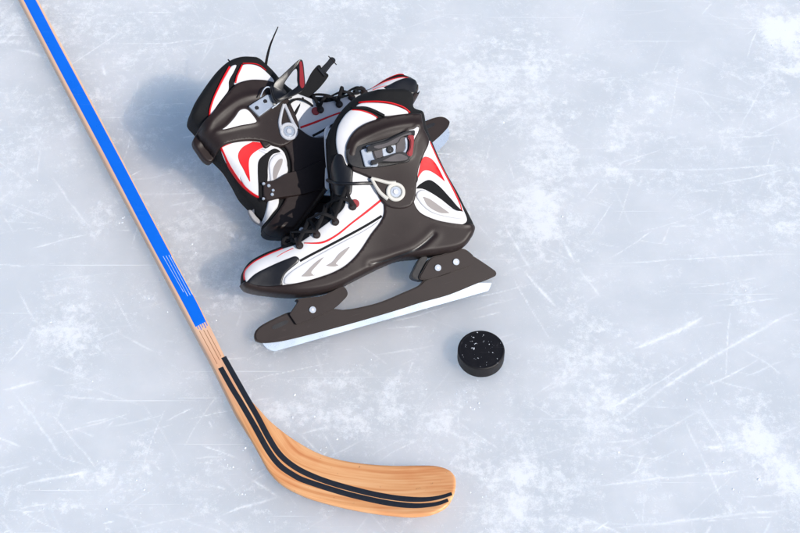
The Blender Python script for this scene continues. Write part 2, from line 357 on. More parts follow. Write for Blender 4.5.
# ------------------------------------------------------------------ ICE (one sheet, fine grid where it is seen)
rng = np.random.default_rng(7)
def vnoise(X, Y, s, seed):
    g = np.random.default_rng(seed).random((256, 256)); x, y = X * s + 1000.3, Y * s + 1000.7
    i, j = np.floor(x).astype(int), np.floor(y).astype(int); fx, fy = x - i, y - j
    fx, fy = fx*fx*(3-2*fx), fy*fy*(3-2*fy); i0, i1, j0, j1 = i % 256, (i+1) % 256, j % 256, (j+1) % 256
    return (g[i0, j0]*(1-fx)*(1-fy) + g[i1, j0]*fx*(1-fy) + g[i0, j1]*(1-fx)*fy + g[i1, j1]*fx*fy)
def fbm(X, Y, s, seed, o=5, g=.55):
    t = 0; a = 1; n = 0
    for k in range(o): t = t + a * vnoise(X, Y, s * 2**k, seed + k); n += a; a *= g
    return t / n
def build_ice():
    fx = np.arange(-.95, .9501, .0019); fy = np.arange(.82, 2.36, .0019)
    far = np.array([1.05, 1.3, 1.8, 3, 6, 15, 40, 120])
    xs = np.concatenate([-far[::-1], fx, far]); ys = np.concatenate([.82 - far[::-1] + .9, fy, 2.36 + far - .9])
    X, Y = np.meshgrid(xs, ys); nx, ny = len(xs), len(ys)
    wx = X + .09 * (fbm(X, Y, 9, 3) - .5); wy = Y + .09 * (fbm(X, Y, 9, 90) - .5)
    F = fbm(wx, wy, 4.5, 20, 7, .68); F = .34 + (F - .5) * 1.7
    ridge = 1 - 2 * np.abs(fbm(wx, wy, 13, 60, 5, .6) - .5); ridge = np.clip((ridge - .72) / .28, 0, 1)**2; F += .42 * ridge * fbm(X, Y, 5, 71, 3)
    # frosty patches seen in the photograph: (px, py, rx, ry, strength) in photo pixels
    for px, py, rx, ry, s in (
        (542, 60, 16, 40, .45), (543, 120, 13, 38, .45), (546, 165, 24, 18, .5), (552, 205, 20, 16, .6), (560, 235, 15, 30, .5),
        (790, 35, 22, 34, .9), (760, 20, 22, 26, .3), (618, 168, 26, 9, .75), (628, 140, 14, 7, .6), (672, 175, 26, 10, .35), (765, 105, 40, 22, .3),
        (690, 120, 60, 30, .25), (600, 45, 30, 18, .3), (640, 200, 50, 40, .12), (740, 60, 30, 30, .3),
        (758, 430, 34, 34, .5), (780, 470, 26, 34, .5), (585, 405, 30, 18, .5), (600, 350, 40, 16, .3), (745, 297, 26, 16, .5), (700, 320, 30, 14, .35),
        (590, 500, 26, 36, .4), (640, 460, 30, 20, .3), (660, 505, 14, 12, .4), (530, 240, 22, 40, .35), (790, 180, 20, 20, .35),
        (150, 300, 22, 9, .55), (105, 205, 26, 12, .4), (95, 225, 20, 18, .4), (85, 300, 18, 45, .38), (70, 360, 20, 40, .38), (40, 335, 40, 8, .3),
        (125, 480, 40, 24, .6), (60, 490, 40, 32, .55), (30, 430, 30, 30, .35), (150, 440, 30, 22, .45), (215, 440, 22, 40, .4), (195, 500, 40, 26, .45),
        (300, 420, 55, 18, .5), (350, 395, 50, 22, .45), (410, 415, 46, 22, .38), (470, 440, 40, 40, .35), (500, 480, 40, 30, .4), (300, 520, 60, 14, .35),
        (420, 330, 36, 16, .3), (520, 410, 40, 30, .3), (570, 380, 30, 30, .3), (100, 100, 40, 14, .25), (140, 115, 24, 10, .3), (205, 215, 34, 16, .2),
        (180, 225, 24, 14, .3), (230, 300, 14, 20, .25), (110, 20, 50, 16, .25), (10, 10, 26, 20, .4), (170, 40, 40, 18, .2), (400, 30, 90, 26, .2), (480, 60, 30, 40, .25), (470, 150, 20, 40, .3)):
        c = onz(px, py, 0); ex = onz(px + rx, py, 0) - c; ey = onz(px, py - ry, 0) - c
        q = ((wx - c[0]) / (ex[0] * 1.25))**2 + ((wy - c[1]) / (ey[1] * 1.25))**2
        n_ = fbm(X, Y, 26, int(px), 4, .7)
        F += s * .95 * np.exp(-q * 1.1) * np.clip(.15 + 3.2 * (n_ - .32), 0, 1.5)
    F -= .10 * (X < -.25)                       # smoother, clearer ice on the left
    S = np.zeros_like(X)
    segs = [(591, 167, 800, 162, 1.4, .5), (541, 197, 576, 265, 2.2, .75), (503, 220, 532, 271, 2.0, .7), (586, 266, 800, 253, .9, .5), (606, 71, 763, 106, .8, .35),
            (593, 440, 800, 309, 2.2, .6), (604, 412, 652, 383, 1.8, .7), (628, 351, 704, 316, 2.4, .8), (610, 408, 690, 360, .9, .5), (544, 392, 575, 375, 1., .4),
            (702, 447, 756, 441, 3.0, .8), (756, 441, 800, 426, 1.8, .6), (583, 487, 756, 470, 1.3, .55), (603, 529, 800, 508, 1.6, .6), (522, 268, 557, 307, 2.0, .75),
            (578, 268, 600, 298, 1.4, .55), (692, 392, 765, 356, 1.0, .5), (500, 470, 590, 440, .8, .35), (25, 484, 94, 471, 1.8, .75), (0, 391, 42, 380, 1.5, .65), (0, 475, 30, 467, 1.4, .5),
            (14, 49, 50, 58, 2.2, .6), (103, 64, 105, 76, 2.0, .7), (29, 249, 90, 233, 1.2, .6), (120, 120, 158, 100, 1.2, .5), (100, 118, 150, 116, .9, .4),
            (0, 127, 60, 125, 1.0, .3), (165, 207, 200, 200, 1.2, .6), (190, 215, 205, 195, 1.2, .6), (200, 226, 240, 236, 1.0, .4), (0, 222, 40, 223, 1.0, .4),
            (300, 434, 365, 414, 2.0, .6), (220, 516, 282, 496, 1.6, .6), (262, 420, 330, 398, 1.1, .4), (245, 300, 236, 330, 1., .4), (232, 313, 262, 308, .8, .4),
            (370, 356, 440, 345, 1.0, .4), (700, 15, 760, 20, 1.0, .3), (650, 340, 700, 318, 1.0, .5), (700, 470, 745, 466, 1., .5), (655, 215, 720, 238, .8, .3)]
    for i in range(520):
        px, py = rng.uniform(-40, 840), rng.uniform(-40, 570); a = rng.choice([-.45, .1, .35, 1.1, -1.0]) + rng.normal(0, .18); L = rng.uniform(12, 110) * rng.uniform(.4, 1)
        segs.append((px, py, px + L * math.cos(a), py - L * math.sin(a), rng.uniform(.45, 1.1), rng.uniform(.2, .7)))
    for x0, y0, x1, y1, wd, st in segs:
        a, b = onz(x0, y0, 0)[:2], onz(x1, y1, 0)[:2]; wd *= .00105; m = .02
        i0, i1 = np.searchsorted(xs, (min(a[0], b[0]) - m, max(a[0], b[0]) + m)); j0, j1 = np.searchsorted(ys, (min(a[1], b[1]) - m, max(a[1], b[1]) + m))
        if i1 <= i0 or j1 <= j0: continue
        x, y = X[j0:j1, i0:i1], Y[j0:j1, i0:i1]; d = b - a; L = np.linalg.norm(d); d = d / L
        t = (x - a[0]) * d[0] + (y - a[1]) * d[1]; bend = rng.normal(0, .03) * L
        o = -(x - a[0]) * d[1] + (y - a[1]) * d[0] + bend * 4 * (t / L) * (1 - t / L) * .5 + .004 * (vnoise(x, y, 30, 5) - .5)
        k = np.clip(t / (.25 * L), 0, 1) * np.clip((L - t) / (.15 * L), 0, 1)
        rag = .5 + 1.1 * vnoise(x, y, 160, 11)
        v = np.exp(-(o / (wd * rag * (.35 + .65 * k)))**2) * np.sqrt(k) + .3 * np.exp(-(o / (wd * 4))**2) * k * (vnoise(x, y, 380, 8) > .6)
        S[j0:j1, i0:i1] = np.maximum(S[j0:j1, i0:i1], v * st * (.45 + .75 * vnoise(x, y, 45, 6)))
    Z = .0006 * (fbm(X, Y, 9, 40) - .5)
    co = np.stack([X, Y, Z - .0004], 2).reshape(-1, 3)
    me = bpy.data.meshes.new('ice'); me.vertices.add(nx * ny); me.vertices.foreach_set('co', co.ravel())
    ii = (np.arange(ny - 1)[:, None] * nx + np.arange(nx - 1)[None]).ravel()
    q = np.stack([ii, ii + 1, ii + 1 + nx, ii + nx], 1)
    me.loops.add(q.size); me.loops.foreach_set('vertex_index', q.ravel())
    me.polygons.add(len(q)); me.polygons.foreach_set('loop_start', np.arange(0, q.size, 4))
    me.update(); me.polygons.foreach_set('use_smooth', np.ones(len(q), bool))
    for nm, v in (('frost', F), ('scratch', S)):
        at = me.attributes.new(nm, 'FLOAT', 'POINT'); at.data.foreach_set('value', np.clip(v, 0, 1.6).astype(np.float32).ravel())
    o = link('ice', me, None, (M['ice'],)); o['kind'] = 'structure'; return o
build_ice()

def crumb(bm, c, r, rg):
    t = bmesh.ops.create_icosphere(bm, subdivisions=1, radius=r)
    for v in t['verts']:
        v.co = Vector((v.co.x * rg.uniform(.6, 1.5), v.co.y * rg.uniform(.6, 1.5), v.co.z * rg.uniform(.3, .8))) + Vector(c)
def build_crumbs():
    bm = bmesh.new(); g = np.random.default_rng(4)
    cl = [(196, 245, 6, 10), (100, 207, 5, 8), (122, 223, 3, 6), (150, 298, 12, 12), (720, 480, 24, 14), (470, 485, 30, 14), (230, 465, 10, 12), (243, 492, 6, 5),
          (480, 385, 20, 12), (420, 395, 30, 12), (560, 215, 14, 10), (60, 500, 30, 18), (130, 500, 24, 18), (775, 40, 18, 12), (345, 505, 14, 8),
          (520, 150, 26, 8), (350, 405, 40, 14), (690, 440, 40, 14), (300, 440, 30, 10), (170, 250, 10, 10), (210, 180, 20, 8), (60, 200, 40, 8)]
    for px, py, sp, n in cl:
        for i in range(n):
            x, y = px + g.normal(0, sp), py + g.normal(0, sp * .7); c = onz(x, y, 0)
            crumb(bm, (c[0], c[1], .0004), float(np.clip(g.lognormal(-7.1, .45), .0004, .0021)), g)
    for i in range(260):
        c = onz(g.uniform(0, 800), g.uniform(0, 533), 0); crumb(bm, (c[0], c[1], .0003), float(np.clip(g.lognormal(-7.3, .4), .0004, .0014)), g)
    o = finish(bm, 'ice_shavings', M['snow'], None, ang=80); o['kind'] = 'stuff'; o['label'] = 'tiny white ice crumbs scattered over the scratched rink ice'; o['category'] = 'ice shavings'
build_crumbs()

# ------------------------------------------------------------------ PUCK
def build_puck():
    c = onz(481.3, 349.3, .0254); c2 = (c[0], c[1], 0)
    root = empty('hockey_puck', Matrix.Translation(c2), 'black rubber ice hockey puck with white specks lying flat on the ice', 'puck')
    r, h = .0375, .0254; prof = [(0, 0), (r - .002, 0), (r - .0005, .0006), (r, .0022)]
    prof += [(r + .0002 * (k % 2), .0022 + (h - .0044) * k / 16) for k in range(1, 17)]
    prof += [(r - .0004, h - .0010), (r - .0016, h - .0001), (r - .0035, h), (r - .0042, h - .0004), (r - .0050, h - .0003), (r * .5, h - .0003), (0, h - .0003)]
    bm = bmesh.new(); seg = 180; rg = []
    for a, z in prof: rg.append([bm.verts.new((0, 0, z))] if a == 0 else [bm.verts.new((a * math.cos(2*math.pi*i/seg), a * math.sin(2*math.pi*i/seg), z)) for i in range(seg)])
    for A, B in zip(rg, rg[1:]):
        for i in range(seg):
            j = (i + 1) % seg
            if len(A) == 1: bm.faces.new((A[0], B[j], B[i]))
            elif len(B) == 1: bm.faces.new((A[i], A[j], B[0]))
            else: bm.faces.new((A[i], A[j], B[j], B[i]))
    finish(bm, 'puck_body', M['rubber'], root, ang=50)
    g = np.random.default_rng(12); bm = bmesh.new()
    for x, y, s, n in ((471, 341, .9, 4), (475, 343.5, .8, 4), (474, 348.6, 1.1, 12), (472, 347.6, .8, 5), (477.5, 332.5, .6, 3), (483.5, 335, .5, 2), (466, 345, .5, 2), (478, 358, .5, 2),
                       (492.5, 352.5, .5, 3), (497.5, 358.5, .4, 2), (497.6, 363, .4, 2), (462.5, 354.5, .4, 2), (473, 337.5, .6, 3), (489, 344, .3, 1), (500.5, 343, .3, 1), (484, 341, .3, 1)):
        for i in range(n):
            p = onz(x + g.normal(0, s * .8), y + g.normal(0, s * .4), .0254)
            crumb(bm, (p[0] - c[0], p[1] - c[1], h - .0002), .00045 * g.uniform(.6, 1.6), g)
    for i in range(26):
        a, q = g.uniform(0, 6.28), r * .93 * math.sqrt(g.random()); crumb(bm, (q * math.cos(a), q * math.sin(a), h - .0003), .0003 * g.uniform(.5, 1.3), g)
    finish(bm, 'frost_specks', M['snow'], root, ang=80)
build_puck()

# ------------------------------------------------------------------ STICK
def Zc(ox, oy, s, pts): return [(ox + p[0] / s, oy + p[1] / s) + tuple(p[2:]) for p in pts]
def add_grain(o, path):
    me = o.data; n = len(me.vertices); co = np.empty(n * 3); me.vertices.foreach_get('co', co); co = co.reshape(-1, 3)
    s = np.concatenate([[0], np.cumsum(np.linalg.norm(np.diff(path, axis=0), axis=1))])
    d, idx = segdist(co[:, :2], path, closed=False); A = path[idx]; D = path[idx + 1] - A; L = np.linalg.norm(D, axis=1); D /= L[:, None]
    v = co[:, :2] - A; t = np.clip((v * D).sum(1), 0, L); sd = D[:, 0] * v[:, 1] - D[:, 1] * v[:, 0]
    at = me.attributes.new('grain', 'FLOAT_VECTOR', 'POINT')
    at.data.foreach_set('vector', np.stack([s[idx] + t, sd, co[:, 2]], 1).astype(np.float32).ravel())
def build_stick():
    zt = .021
    root = empty('hockey_stick', Matrix.Translation((0, 0, 0)), 'wooden hockey stick with blue shaft and two black stripes curving along its blade', 'hockey stick')
    W = lambda pts, z=zt: [tuple(onz(p[0], p[1], z)[:2]) + tuple(p[2:]) for p in pts]
    left = [(-55, -146), (19.5, 0), (38, 35.5), (61, 80), (100, 154), (130.5, 211), (179.5, 304), (196, 335), (210, 361), (233.6, 409), (241, 422), (256, 448), (266, 466), (272, 474), (280, 481.5), (291, 488), (309, 495.5), (340, 504), (373.7, 510.9), (407.5, 515.6), (427.7, 515), (439.6, 511.4), (448, 505.8), (453.6, 496), (455.8, 485), (454.4, 476.5), (448, 470),
            (436, 465.8), (421, 464.6), (390.6, 463.6), (365.3, 461.4), (340, 457.3), (319, 451), (301, 442), (284.5, 431.5), (269.5, 419.5), (259.8, 409), (250, 398), (240.6, 384), (227.2, 360.5), (215, 335.5), (198, 302), (148.5, 209), (119, 152.5), (81, 80.5), (56, 33), (38.5, 0), (-36, -140)]
    P = cr(W(left), step=.006)
    # height of the shaft's faces: rolled a little so that its left side shows
    pts, tris, d = triang(P, .009, (.0008, .002, .004, .007))
    axis = cr(W([(-45, -143), (29.6, 0), (71.4, 80), (150.6, 230), (188.6, 300), (206, 333), (228, 372), (248, 412), (262, 438), (276, 458), (292, 470), (320, 480), (360, 487), (400, 491), (456, 490)]), closed=False, step=.01)
    dd, idx = segdist(pts, axis, closed=False)
    A = axis[idx]; D = axis[idx + 1] - A; D /= np.linalg.norm(D, axis=1)[:, None]; v = pts - A; sd = D[:, 0] * v[:, 1] - D[:, 1] * v[:, 0]
    heel = W([(262, 450)])[0]; toeq = W([(455, 490)])[0]
    def topz(px_, sdv):
        L = np.array(toeq) - np.array(heel); t = np.clip(((px_ - np.array(heel)) @ L) / (L @ L), 0, 1)
        return .021 - .008 * np.sin(t * math.pi) * .7 + .010 * t ** 2 - .004 * t
    tz = topz(pts, sd)
    r = .0035; f = np.sqrt(np.clip(1 - (1 - np.minimum(d / r, 1))**2, 0, 1))
    shaft_w = np.clip((pts[:, 1] - W([(262, 440)])[0][1]) / .05, 0, 1)             # 1 on the shaft, 0 on the blade
    thick = .0075 * (1 - shaft_w) + .018 * shaft_w
    top = tz - r * (1 - f); bot = tz - thick + .35 * r * (1 - f)
    bm = sheet_mesh(pts, tris, top, bot)
    o = finish(bm, 'shaft_and_blade', M['wood'], root, ang=60); add_grain(o, axis)
    # left side strip of the shaft (its narrow side seen from this position)
    def topfn(x, y):
        q = np.array([[x, y]]); return float(topz(q, 0)[0])
    def decal(path, wd, m, name, lift=.0003, th=.0009, poly=None):
        Pp = poly if poly is not None else ribbon_poly(path, wd)
        p_, t_, d_ = triang(Pp, .006, (.0006,))
        zz = np.array([topfn(*q) for q in p_]); e = np.minimum(d_ / .0008, 1)
        bm = sheet_mesh(p_, t_, zz + lift * (.2 + .8 * e), zz - th); return finish(bm, name, m, root, ang=60)
    bl = [(-56 + 5.5, -146, 'c'), (23.6, 0), (44.2, 40), (65, 80), (104.8, 155), (149, 240), (181.5, 300), (195.5, 327, 'c'), (206, 321.5, 'c'), (195.5, 300), (163, 240), (116, 151), (78, 80), (56.5, 40), (35.6, 0), (-43, -146, 'c')]
    bp = cr(W(bl), step=.006); decal(None, 0, M['blue'], 'blue_paint_band', poly=bp)
    for k in range(5):
        decal(cr(W([(196.2 + k * 2.2, 324.4 - k * .9), (198.6 + k * 2.2 + (k % 2) * .8, 329.2 - k * .9 + (k % 2) * 1.6)]), closed=False, step=.01), .0012, M['blue'], 'paint_streak', lift=.0003)
    for a, b in (((162.6, 255.5), (184, 293)), ((165.6, 255), (188.2, 297)), ((168.4, 254.4), (190.6, 296)), ((171.2, 256), (192.4, 294.4))):
        decal(cr(W([a, b]), closed=False, step=.01), .0012, M['wmark'], 'white_line', lift=.0008)
    def tapew(q): n_ = len(cr(W(q), closed=False, step=.004)); return np.interp(np.linspace(0, 1, n_), (0, .35, .5, .85, 1), (.0086, .0090, .0092, .0090, .0056))
    s1 = [(223.6, 357.0), (238, 382.6), (247.9, 400), (257.5, 416.5), (268.7, 437.5), (280, 454), (295, 466), (313, 474.7), (334, 482), (365, 490.6), (390.6, 496.3), (410.9, 499.2), (427.7, 499.8), (441, 498.2), (451.8, 495.3)]
    s2 = [(220.5, 367.5), (232, 388), (240, 401), (254.2, 425.5), (268, 450), (280, 464.9), (295, 474.8), (304, 478.9), (340, 490.2), (365, 496.8), (390.6, 502.6), (414, 505.8), (431, 505.6), (440, 504.2), (448, 501.5)]
    decal(cr(W(s1), closed=False, step=.004), tapew(s1), M['tape'], 'black_stripe'); decal(cr(W(s2), closed=False, step=.004), tapew(s2), M['tape'], 'black_stripe')
    # saw grooves running up from the stripes
    gm = mat('groove_wood', (.33, .12, .05), .6, var=.2)
    for ga, gb in (((199.5, 331), (217.2, 364)), ((203.6, 330), (219.6, 360)), ((207, 330), (221, 356.5))):
        decal(cr(W([ga, gb]), closed=False, step=.01), .0009, gm, 'groove', lift=.0002)
build_stick()

# ------------------------------------------------------------------ SKATES
class Frame:
    def __init__(s, R3, T): s.R, s.T = R3, T
    def loc(s, x, y, w=0.):
        n = s.R[:, 2]; d = ray(x, y); o = s.T + n * w; k = np.dot(o - CC, n) / np.dot(d, n); return s.R.T @ (CC + d * k - s.T)
    def m4(s):
        m = Matrix(s.R.tolist()).to_4x4(); m.translation = Vector(s.T); return m
TILT = R(31)
P1 = onz(262, 348, .003); P2 = onz(490, 284, .003); U = P2 - P1; U /= np.linalg.norm(U)
Hh = np.array([-U[1], U[0], 0]); Vv = Hh * math.cos(TILT) + np.array([0, 0, 1.]) * math.sin(TILT)
FRONT = Frame(np.stack([U, Vv, np.cross(U, Vv)], 1), P1)
REAR = Frame(np.array([[0.64068, -0.71207, 0.28721], [0.7623, 0.54519, -0.34879], [0.09178, 0.44241, 0.89211]]), np.array([.09934901, 1.77420588, .02081914]))
q_, _r = np.linalg.qr(REAR.R); REAR.R = q_ * np.sign(np.diag(_r))
WS = .040
COR = [((395.8, 191.7), (289, 131), .045), ((446.3, 182.6), (250.5, 182.7), WS), ((428.4, 142.9), (221, 149), WS), ((459.5, 210), (259.5, 198.5), .03),
       ((430, 180.3), (262, 155), WS), ((416, 192), (283, 154), WS), ((464, 219), (265, 220), .03), ((418.7, 126.5), (215.4, 132), .04), ((421.6, 113.5), (195.7, 137), .03),
       ((411, 100), (188.4, 120), .02), ((350, 109), (238, 64), .035), ((382, 116), (228, 93), .04), ((352, 207.6), (317, 111.5), .025), ((334.5, 223), (337, 107), .025),
       ((316, 235.7), (350, 100), .02), ((299, 246), (363.5, 94.5), .02), ((381, 200), (299, 129), .04), ((240.5, 280), (411, 88), .0), ((255, 338), (446, 122), 0), ((279, 325), (430, 125), .008)]
def make_warp():
    A = np.array([FRONT.loc(*a, w_)[:2] for a, b, w_ in COR]); A[:, 0] *= -1; B = np.array([REAR.loc(*b, w_)[:2] for a, b, w_ in COR]); n = len(A)
    K = lambda r2: .5 * r2 * np.log(r2 + 1e-12)
    r2 = ((A[:, None] - A[None])**2).sum(2); G = K(r2) + .004 * np.eye(n); Pm = np.c_[np.ones(n), A]
    Lm = np.block([[G, Pm], [Pm.T, np.zeros((3, 3))]]); sol = np.linalg.solve(Lm, np.r_[B, np.zeros((3, 2))])
    def f(p):
        p = np.atleast_2d(p) * np.array([-1, 1]); r2 = ((p[:, None] - A[None])**2).sum(2)
        return K(r2) @ sol[:n] + np.c_[np.ones(len(p)), p] @ sol[n:]
    return f
WARP = make_warp()
def z3(*p): return Zc(320, 60, 4.706, p)
def z4(*p): return Zc(320, 160, 4.195, p)
def z5(*p): return Zc(230, 180, 4.706, p)
def z6(*p): return Zc(230, 240, 4.706, p)
def z7(*p): return Zc(355, 120, 10.667, p)
def r1(*p): return Zc(180, 50, 8.889, p)
def r2(*p): return Zc(180, 100, 8.889, p)
def r3(*p): return Zc(210, 140, 8.889, p)
def r4(*p): return Zc(240, 180, 7.62, p)
def zb(*p): return Zc(240, 50, 6.66, p)
def rc(*p): return Zc(180, 20, 4.706, p)

class Skate:
    def __init__(s, frame, rear, label):
        s.f, s.rear = frame, rear; s.root = empty('ice_skate', frame.m4(), label, 'ice skate', 'pair of recreational ice skates')
    def pt(s, p, w=WS, own=False):
        """photo pixel -> local (u,v); for the rear skate un-owned outlines come from the front one, mirrored and fitted"""
        if s.rear and not own: return tuple(WARP(FRONT.loc(p[0], p[1], w)[:2])[0])
        return tuple(s.f.loc(p[0], p[1], w)[:2])
    def poly(s, pts, w=WS, own=False, closed=True, step=.003):
        return cr([s.pt(p, w, own) + tuple(p[2:]) for p in pts], closed, step)
    def set_body(s, segs):
        """segs: list of (points, R falloff, own)"""
        raw, Rs = [], []
        for pts, Rr, own in segs:
            for p in pts: raw.append(s.pt(p, 0., own)); Rs.append(Rr)
        P = cr(raw, True, .0018); d, idx = segdist(P, np.array(raw)); s.sil = P
        rr = np.array(Rs)[idx]; rr = sum(np.roll(rr, k) for k in range(-5, 6)) / 11; s.Rr = rr
        cp = [((262, 275), .034), ((300, 270), .042), ((340, 240), .043), ((390, 230), .036), ((440, 240), .036), ((440, 180), .034), ((396, 192), .038), ((350, 150), .040), ((390, 120), .043), ((415, 120), .040)]
        s.cp = np.array([s.pt(c, .03) for c, _ in cp]); s.cw = np.array([x for _, x in cp])
    def S(s, q):
        q = np.atleast_2d(q); w_ = 1 / (((q[:, None] - s.cp[None])**2).sum(2) + .0006)**1.5; Sm = (w_ * s.cw).sum(1) / w_.sum(1)
        f = np.ones(len(q)); ins = inside(q, s.sil)
        for a in range(0, len(q), 1500):
            qq = q[a:a + 1500]; dd = np.linalg.norm(qq[:, None] - s.sil[None], axis=2) / s.Rr[None]
            t = 1 - np.clip(dd, 0, 1); g = np.clip(1 - t**2.8, 0, 1)**(1 / 2.8); f[a:a + 1500] = g.min(1)
        f[~ins] = 0
        return Sm * (.10 + .90 * f)
    def body(s, name, m, inset=.0015):
        P = s.sil; a = 1 if area(P) > 0 else -1; T = np.roll(P, -1, 0) - np.roll(P, 1, 0); T /= np.linalg.norm(T, axis=1)[:, None]
        Q = P + np.stack([-T[:, 1], T[:, 0]], 1) * a * inset
        pts, tris, d = triang(Q, .0045, (.001, .003, .006, .010)); top = s.S(pts) - .0018
        bm = sheet_mesh(pts, tris, top, -top); return finish(bm, name, m, s.root, ang=70)
    def patch(s, P, t, m=None, bev=.0015, h=.004, name=None, depth=.004, both=True, close=False, parent=None, extra=None, floor=.15):
        pts, tris, d = triang(P, h, tuple(x for x in (.0007, .0018, .0035) if x < max(bev * 1.5, .0008)))
        b = np.minimum(d / bev, 1); roll = np.sqrt(np.clip(1 - (1 - b)**2, 0, 1))
        base = s.S(pts); hh = t * (floor + (1 - floor) * roll)
        if extra is not None: hh = hh + extra(pts, d)
        bot = np.maximum(base - depth, .0005)
        if close:
            du, _ = segdist(pts, s.sil); bot = np.where(du < .004, .0005, bot)
        bm = sheet_mesh(pts, tris, base + hh, bot, both)
        if name is None: return bm, m
        return finish(bm, name, m, parent or s.root, ang=50)
    def join(s, name, items, parent=None):
        """several surface prints in ONE mesh with several material slots"""
        bm = bmesh.new(); mats = []
        for b, m in items:
            if m not in mats: mats.append(m)
            k = mats.index(m)
            bmesh.ops.recalc_face_normals(b, faces=b.faces)
            for f in b.faces: f.material_index = k
            me = bpy.data.meshes.new('t'); b.to_mesh(me); b.free(); bm.from_mesh(me); bpy.data.meshes.remove(me)
        return finish(bm, name, mats, parent or s.root, ang=50, normals=False)
    def line(s, pts, wd, t, m, w=WS, own=False, both=True):
        P = s.poly(pts, w, own, closed=False, step=.003)
        wd = np.interp(np.linspace(0, 1, len(P)), np.linspace(0, 1, len(np.atleast_1d(wd))), np.atleast_1d(wd))
        return s.patch(ribbon_poly(P, wd), t, m, bev=.0007, depth=.0025, both=both)

